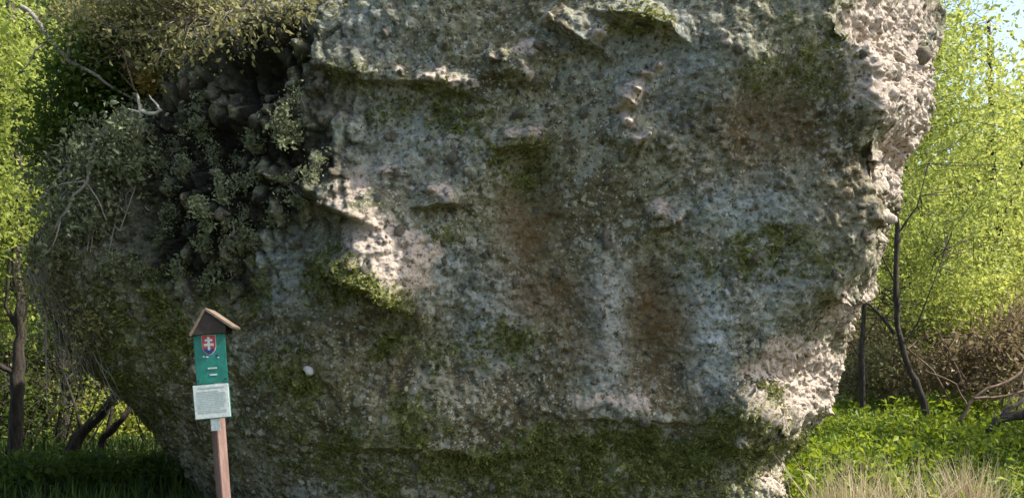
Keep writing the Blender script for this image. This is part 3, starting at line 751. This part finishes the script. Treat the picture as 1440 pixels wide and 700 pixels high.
# --- trees and bushes left of the boulder
plant('tree', 'dark forked tree trunk under yellow green leaves left of the boulder', 'tree', G(22, 13.5),
      [([G(22, 13.5, -.2), A(24, 560, 13.5), A(26, 500, 13.5), A(30, 440, 13.5), A(22, 380, 13.6), A(30, 250, 13.9), A(10, 100, 14.2), A(20, -60, 14.6)], 0.10, 0.05),
       ([A(24, 525, 13.5), A(0, 515, 13.4), A(-40, 500, 13.3)], 0.05, 0.03), ([A(28, 470, 13.5), A(8, 430, 13.5), A(14, 360, 13.4)], 0.04, 0.02)],
      [E(30, 300, 14.2, 70, 70), E(10, 150, 14.4, 60, 60), E(0, 420, 14.2, 30, 60)], 520, 22, 0.22, 0.052, M_SPRING, M_BARK, 41, 90)
plant('tree', 'sunlit yellow leaved tree rising beyond the top left shrubs', 'tree', G(20, 21),
      [([G(20, 21, -.2), A(24, 400, 21), A(40, 200, 21), A(50, 0, 21.4)], 0.14, 0.05)],
      [E(60, 40, 21, 110, 110), E(10, 180, 21, 80, 120), E(80, -60, 21, 120, 80), E(30, 360, 21, 60, 70)], 1100, 20, 0.30, 0.08, M_YELLOW, M_BARK, 42, 60)
plant('tree', 'green tree in the shade behind the left shoulder of the boulder', 'tree', G(90, 18),
      [([G(90, 18, -.2), A(95, 500, 18), A(105, 300, 18), A(120, 100, 18.2)], 0.13, 0.04)],
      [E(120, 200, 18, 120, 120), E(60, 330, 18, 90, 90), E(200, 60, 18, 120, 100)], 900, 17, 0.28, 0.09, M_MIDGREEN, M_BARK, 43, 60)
for px0, px1, py1, Y, r0, s, lab in ((78, 152, 572, 14.6, 0.12, 44, 'thick dark trunk leaning towards the boulder, in its shade'), (128, 172, 590, 14.9, 0.075, 45, 'thin dark trunk leaning beside the thick leaning trunk')):
    plant('tree', lab, 'tree', G(px0, Y), [([G(px0, Y, -.2), A((px0 + px1) / 2 - 6, 615, Y), A(px1, py1, Y), A(px1 + 70, 480, Y + .4), A(px1 + 90, 300, Y + 1.4)], r0, 0.04),
          ([A((px0 + px1) / 2, 610, Y), A(px0 + 30, 575, Y), A(px0 + 10, 520, Y + .3)], 0.035, 0.012)],
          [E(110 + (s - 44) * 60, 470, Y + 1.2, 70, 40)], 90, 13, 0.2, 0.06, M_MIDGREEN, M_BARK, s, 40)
plant('bush', 'sunlit yellow green bush seen between the leaning trunks', 'bush', G(180, 19),
      [([G(180 + d, 19, -.1), A(180 + d * 2, 600, 19), A(180 + d * 3, 540, 19)], 0.02, 0.008) for d in (-22, -8, 8, 22)],
      [E(170, 600, 19, 80, 60), E(230, 600, 19.5, 60, 60)], 380, 14, 0.2, 0.065, M_YELLOW, M_BROWNTWIG, 51, 80, wood='stems', green='foliage')
plant('bush', 'brown and green bush behind the forked trunk', 'bush', G(60, 20),
      [([G(60 + d, 20, -.1), A(60 + d * 2, 560, 20), A(60 + d * 3, 480, 20)], 0.02, 0.008) for d in (-30, -12, 4, 20, 34)],
      [E(40, 540, 20, 90, 80), E(110, 520, 20.5, 70, 60), E(-10, 600, 20, 60, 60)], 520, 14, 0.2, 0.065, M_OLIVE, M_BROWNTWIG, 52, 120, wood='stems', green='foliage')

plant('tree', 'leafy tree whose lowest boughs reach in over the shaded grass', 'tree', G(-190, 10.5),
      [([G(-190, 10.5, -.2), A(-185, 400, 10.5), A(-170, 200, 10.6), A(-160, 40, 10.8)], 0.16, 0.06), ([A(-175, 260, 10.6), A(-90, 180, 10.8), A(0, 120, 11)], 0.06, 0.02)],
      [E(-150, 100, 11, 150, 130), E(-40, 60, 11.5, 90, 90), E(-200, 280, 10.5, 120, 100), E(-40, 300, 12.2, 60, 80)], 1100, 22, 0.24, 0.05, M_SPRING, M_BARK, 46, 80)
for bx, by, sd, lab in ((-7.6, 6.6, 48, 'unseen low bushy tree added left of the view to block sky light'), (-9.5, 9.0, 49, 'unseen tall bushy tree added farther left to block sky light')):  # both out of view, added to keep sky light off the left
    gzz = float(ground_z(bx, by))
    plant('tree', lab, 'tree', (bx, by, gzz), [([(bx, by, gzz - .2), (bx + .05, by, 2.0), (bx - .1, by + .1, 5.0)], 0.10, 0.04)],
          [(bx, by, 4.6, 1.9, 1.9, 1.7), (bx + .3, by, 2.6, 2.0, 1.9, 1.5), (bx - .4, by, 1.2, 1.9, 1.8, .9)], 620, 14, 0.26, 0.11, M_MIDGREEN, M_BARK, sd, 60)
plant('tree', 'unseen young tree right of the view, added to shade the meadow', 'tree', (11.6, 13.0, float(ground_z(11.6, 13.0))),  # out of view, added for the shadow it casts on the grass
      [([(11.6, 13.0, .1), (11.65, 13.0, 2.2), (11.5, 13.1, 4.8)], 0.09, 0.03)],
      [(11.6, 13.0, 4.8, 1.9, 2.2, 1.4), (11.7, 12.8, 3.4, 1.7, 2.2, 1.1)], 620, 15, 0.22, 0.08, M_SPRING, M_BARK, 47, 60)
for i, (px, Y, sd, lab) in enumerate(((70, 15.6, 53, 'dark tangle of thin branches between the forked trunk and the leaning trunks'), (245, 16.2, 54, 'dark tangle of thin branches under the overhang of the boulder'), (-10, 14.6, 55, 'dark tangle of thin branches at the foot of the forked trunk'))):
    plant('thicket', lab, 'thicket', G(px, Y), [([G(px + d, Y, -.1), A(px + d * 1.6 + 8, 600, Y), A(px + d * 2.4 + 20, 500 + abs(d), Y + .2)], 0.022, 0.008) for d in (-36, -22, -10, 2, 12, 26, 38)],
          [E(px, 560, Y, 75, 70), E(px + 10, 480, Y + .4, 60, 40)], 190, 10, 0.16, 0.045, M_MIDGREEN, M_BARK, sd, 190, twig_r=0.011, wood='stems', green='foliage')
for i, (px, Y, sd) in enumerate(((20, 12.2, 56), (120, 12.6, 57), (215, 12.8, 58), (70, 13.4, 59))):
    plant('undergrowth', ('low dark leafy plant in the shaded grass by the forked trunk', 'low dark leafy plant in front of the thick leaning trunk', 'low dark leafy plant at the foot of the mossy flank', 'low dark leafy plant between the trunks')[i], 'plant', G(px, Y),
          [([G(px + d, Y), G(px + d * 1.5, Y, .3)], 0.008, 0.004) for d in (-14, 0, 14)], [E(px, 655, Y, 50, 16), E(px + 20, 668, Y - .3, 45, 14)], 110, 12, 0.08, 0.05, M_MIDGREEN, M_BARK, sd, 30, twig_r=0.004, wood='stems', green='foliage')
# --- far wood that closes the view
rnd = random.Random(77)
proto = None
spots = []
for side in (-1, 1):
    for k in range(9):
        Y = rnd.uniform(31, 52)
        px = (rnd.uniform(-260, 330) if side < 0 else rnd.uniform(1080, 1640))
        spots.append(((px - CX) / FPX * Y, Y))
for i, (x, y) in enumerate(spots):
    z = float(ground_z(x, y))
    if proto is None:
        proto = plant('tree', 'distant pale green tree in the wood closing the view', 'tree', (x, y, z), [([(x, y, z - .3), (x + .1, y, z + 4), (x, y + .2, z + 9)], 0.2, 0.06)],
                      [(x, y, z + 7, 3.2, 3.2, 3.6), (x + 1.2, y, z + 4, 2.8, 2.8, 2.6), (x - 1.4, y + .5, z + 3, 2.6, 2.6, 2.4), (x, y, z + 1.6, 2.6, 2.6, 1.4)], 900, 14, 0.45, 0.20, M_SPRING, M_BARK, 61, 30, 'far trees closing the view')
        kids = list(proto.children)
    else:
        o = proto.copy(); COL.objects.link(o); o.location = (x, y, z); o.rotation_euler = (0, 0, rnd.uniform(0, 6.28))
        s = rnd.uniform(0.85, 1.25); o.scale = (s, s, s * rnd.uniform(0.9, 1.1))
        for ch in kids:
            c = ch.copy(); COL.objects.link(c); c.parent = o

# --- shrubs on the shoulder of the boulder
def twigs(px0, py0, px1, py1, Y0, Y1, n, r0, seed):
    q = random.Random(seed); out = []
    for _ in range(n):
        j = q.uniform(-.25, .25)
        a = at(px0 + q.uniform(-20, 20), py0 + q.uniform(-12, 12), Y0 + j); c = at(px1 + q.uniform(-60, 60), py1 + q.uniform(-40, 40), Y1 + j)
        out.append(([a, (a + c) / 2 + np.array([q.uniform(-.2, .2), 0, q.uniform(0, .3)]), c], r0 * q.uniform(.5, 1), r0 * .25))
    return out
def EO(px, py, rx, ry, out=0.15, rd=0.25):
    q, n = on_rock(px, py); k = q[1] / FPX
    return (q[0], q[1] - out, q[2], rx * k, rd, ry * k)
plant('shrub', 'olive brown shrub with fine withered leaves crowning the boulder', 'shrub', A(340, 90, 10.4), twigs(340, 90, 320, 10, 10.5, 9.9, 18, .03, 1),
      [EO(350, 45, 95, 40), EO(425, 8, 45, 34), EO(275, 85, 65, 32), EO(240, 70, 60, 45, .3), E(280, -20, 9.8, 140, 40), E(170, 30, 10.0, 90, 60)], 1050, 11, 0.14, 0.032, M_OLIVE, M_GREYTWIG, 71, 420, twig_r=0.007, wood='stems', green='foliage')
plant('shrub', 'green shrub with grey stems overhanging the left shoulder of the boulder', 'shrub', A(180, 160, 10.8), twigs(180, 160, 130, 50, 10.8, 10.4, 12, .03, 2),
      [E(150, 115, 10.4, 75, 65), E(105, 190, 10.5, 60, 60), E(190, 50, 10.4, 60, 50)], 900, 15, 0.12, 0.038, M_MIDGREEN, M_GREYTWIG, 72, 220, twig_r=0.007, wood='stems', green='foliage')
plant('shrub', 'grey twigged shrub hanging down over the left edge of the boulder', 'shrub', A(185, 160, 10.3), twigs(185, 160, 110, 330, 10.1, 9.8, 46, .022, 3),
      [EO(150, 240, 45, 70), EO(110, 320, 50, 45), EO(190, 200, 32, 55), E(95, 260, 10.2, 40, 60)], 460, 14, 0.10, 0.032, M_GREYGREEN, M_GREYTWIG, 73, 260, twig_r=0.006, wood='stems', green='foliage')
plant('shrub', 'small ochre leaved sprig above the bleached twig', 'shrub', A(205, 130, 9.8), twigs(205, 130, 205, 112, 9.8, 9.75, 3, .012, 4),
      [E(206, 114, 9.75, 18, 13)], 34, 14, 0.05, 0.028, M_OCHRE, M_BROWNTWIG, 74, 20, twig_r=0.004, wood='stems', green='foliage')
logs('dead_branch', 'bare grey branch slanting down onto the shoulder of the boulder', 'branch',
     [([A(30, 10, 10.05), A(70, 55, 9.95), A(95, 85, 9.85), A(125, 100, 9.80), A(150, 118, 9.85), A(190, 140, 10.05)], 0.030, 0.012), ([A(70, 55, 9.95), A(50, 70, 9.85), A(30, 100, 9.85)], 0.015, 0.006), ([A(95, 85, 9.85), A(100, 50, 9.85), A(120, 15, 9.95)], 0.02, 0.008)], M_GREYTWIG, 6)
logs('dead_branch', 'bleached forked twig pointing out above the dark hollow', 'branch',
     [([A(200, 185, 9.50), A(198, 160, 9.35), A(193, 132, 9.30)], 0.026, 0.012), ([A(198, 157, 9.35), A(212, 160, 9.25), A(227, 155, 9.20)], 0.020, 0.016), ([A(226, 156, 9.20), A(216, 142, 9.25), A(210, 134, 9.30)], 0.014, 0.006), ([A(198, 158, 9.35), A(180, 153, 9.30)], 0.014, 0.006)], M_WHITETWIG, 6)
logs('dead_branch', 'pale lichened branch trailing down the left flank of the boulder', 'branch',
     [([A(142, 185, 9.60), A(124, 240, 9.45), A(122, 258, 9.40), A(95, 295, 9.40), A(75, 325, 9.45), A(60, 345, 9.60)], 0.022, 0.012), ([A(120, 254, 9.40), A(90, 258, 9.35), A(62, 270, 9.40)], 0.012, 0.005),
      ([A(122, 258, 9.40), A(140, 285, 9.35), A(150, 310, 9.40)], 0.010, 0.004), ([A(95, 295, 9.40), A(80, 330, 9.35), A(60, 360, 9.40)], 0.010, 0.004)], M_GREYTWIG, 6)
plant('shrub', 'thin dry growth trailing along the mossy edge of the left flank', 'shrub', A(60, 430, 10.4), twigs(50, 380, 120, 540, 10.3, 10.2, 40, .010, 6),
      [EO(52, 400, 22, 45), EO(75, 470, 22, 35), EO(110, 520, 24, 26), EO(155, 575, 22, 26), EO(90, 400, 35, 40), EO(140, 460, 40, 40)], 230, 9, 0.09, 0.024, M_OLIVE, M_GREYTWIG, 75, 230, twig_r=0.004, wood='stems', green='foliage')
# leafy tufts in the pitted flank
tufts = ((285, 165, 22, 26), (262, 208, 16, 18), (292, 205, 26, 22), (270, 240, 16, 22), (328, 232, 14, 14), (392, 185, 22, 26), (415, 190, 20, 16), (300, 300, 18, 24), (345, 300, 16, 20), (285, 345, 12, 26), (330, 330, 14, 18), (215, 215, 9, 9), (227, 236, 9, 8), (360, 250, 12, 20), (230, 330, 14, 12), (170, 370, 12, 16), (380, 310, 14, 16), (250, 300, 12, 12), (310, 265, 14, 16), (352, 190, 14, 16), (440, 240, 14, 18), (405, 270, 16, 18), (325, 380, 14, 18), (200, 385, 18, 14), (300, 380, 12, 16), (365, 345, 14, 14), (430, 150, 16, 14), (235, 260, 9, 10), (260, 390, 14, 12))
for i, (px, py, rx, ry) in enumerate(tufts):
    q, n = on_rock(px, py); k = q[1] / FPX
    c = q + n * 0.10
    plant('tuft', 'small grey green leafy tuft growing in a dark crevice of the boulder', 'plant', tuple(q), [([q - n * .03, c, c + np.array([0, -.02, .06])], 0.006, 0.003)],
          [(c[0] + random.uniform(-.06, .06), c[1], c[2] + random.uniform(.02, .1), rx * k * .55, 0.06, ry * k * random.uniform(.6, 1.2)), (c[0] + random.uniform(-.1, .1), c[1], c[2] - random.uniform(.02, .12), rx * k * random.uniform(.3, .8), 0.06, ry * k * random.uniform(.4, 1.0))], int(7 + rx * ry / 22), 15, 0.04, random.uniform(.014, .024), M_GREYGREEN, M_GREYTWIG, 300 + i, 6, 'leafy tufts in the pitted flank', twig_r=0.003, wood='stems', green='foliage')

# ------------------------------------------------------------------ meadow
def blades(name, xs, ys, h, wid, lean, mat, rng, seg=2, zoff=None):
    n = len(xs); z0 = ground_z(xs, ys) - 0.02 if zoff is None else zoff
    ang = rng.uniform(0, 2 * np.pi, n); la = rng.uniform(0, 2 * np.pi, n); le = np.abs(rng.normal(0, lean, n)) * h
    dx, dy = np.cos(ang) * wid * .5, np.sin(ang) * wid * .5
    lx, ly = np.cos(la) * le, np.sin(la) * le
    V_ = []
    for t, wf in ((0, 1.0), (0.5, 0.85), (1.0, 0.08)):
        b2 = t * t
        zz = z0 + h * (t - 0.25 * b2 * (le / h))
        V_.append(np.stack([xs + lx * b2 - dx * wf, ys + ly * b2 - dy * wf, zz], 1)); V_.append(np.stack([xs + lx * b2 + dx * wf, ys + ly * b2 + dy * wf, zz], 1))
    v = np.stack(V_, 1).reshape(-1, 3); i = np.arange(n)[:, None] * 6
    f = np.concatenate([i + np.array([[0, 1, 3, 2]]), i + np.array([[2, 3, 5, 4]])], 0)
    return np_mesh(name, v, f, False, {'leaf_tone': np.repeat(rng.random(n), 6)})
rng = np.random.default_rng(5)
def field(n, x0, x1, y0, y1):
    return rng.uniform(x0, x1, n), y0 + (y1 - y0) * rng.random(n) ** 0.8
xs, ys = field(46000, 2.8, 15, 7.0, 24)
o = link('grass', blades('grass', xs, ys, rng.uniform(.22, .5, len(xs)), 0.012 + 0.0008 * ys, 0.4, M_GRASS, rng), M_GRASS); tag(o, 'green meadow grass right of the boulder', 'grass', kind='stuff')
xs, ys = field(30000, -16, -2.5, 7.0, 24)
o = link('grass', blades('grass', xs, ys, rng.uniform(.18, .42, len(xs)), 0.012 + 0.0008 * ys, 0.4, M_GRASS, rng), M_GRASS); tag(o, 'dark shaded grass left of the boulder', 'grass', kind='stuff')
# broad leaved herbs
xs, ys = field(8200, 3.2, 14, 9.0, 21)
k = 9
cx = np.repeat(xs, k) + rng.normal(0, .07, len(xs) * k); cy = np.repeat(ys, k) + rng.normal(0, .07, len(xs) * k)
hh = np.repeat(rng.uniform(.25, .55, len(xs)) * (1 + 0.5 * np.sin(xs * 1.7 + np.sin(ys * 1.3) * 2) * np.cos(ys * 1.1)), k) * rng.uniform(.35, 1.0, len(xs) * k)
hz = ground_z(cx, cy) + hh
o = link('ground_cover', leaf_mesh('ground_cover', np.stack([cx, cy, hz], 1), 0.045, 0.4, None, 0.8, 1.8, rng), M_HERB); tag(o, 'bright green leafy herbs covering the meadow beside the boulder', 'herbs', kind='stuff')
# dry tussocks
for i, (px, Y, rad, n, hgt, lab) in enumerate(((1225, 8.3, .52, 520, 1.12, 'wide tussock of dry tan grass at the foot of the boulder'), (1362, 9.2, .26, 380, 1.0, 'upright tussock of dry tan grass out in the meadow'),
                                             (1170, 8.4, .25, 300, .75, 'low tussock of dry tan grass between two taller tussocks'))):
    x0 = (px - CX) / FPX * Y
    root = empty('grass_tussock', (x0, Y, float(ground_z(x0, Y)))); tag(root, lab, 'grass')
    xx, yy = rng.normal(0, rad * .5, n), rng.normal(0, rad * .5, n)
    z0 = ground_z(xx + x0, yy + Y) - ground_z(x0, Y) - .02
    link('blades', blades('blades', xx, yy, rng.uniform(.45, 1.0, n) * hgt, 0.011, 0.45, M_STRAW, rng, zoff=z0), M_STRAW, root)
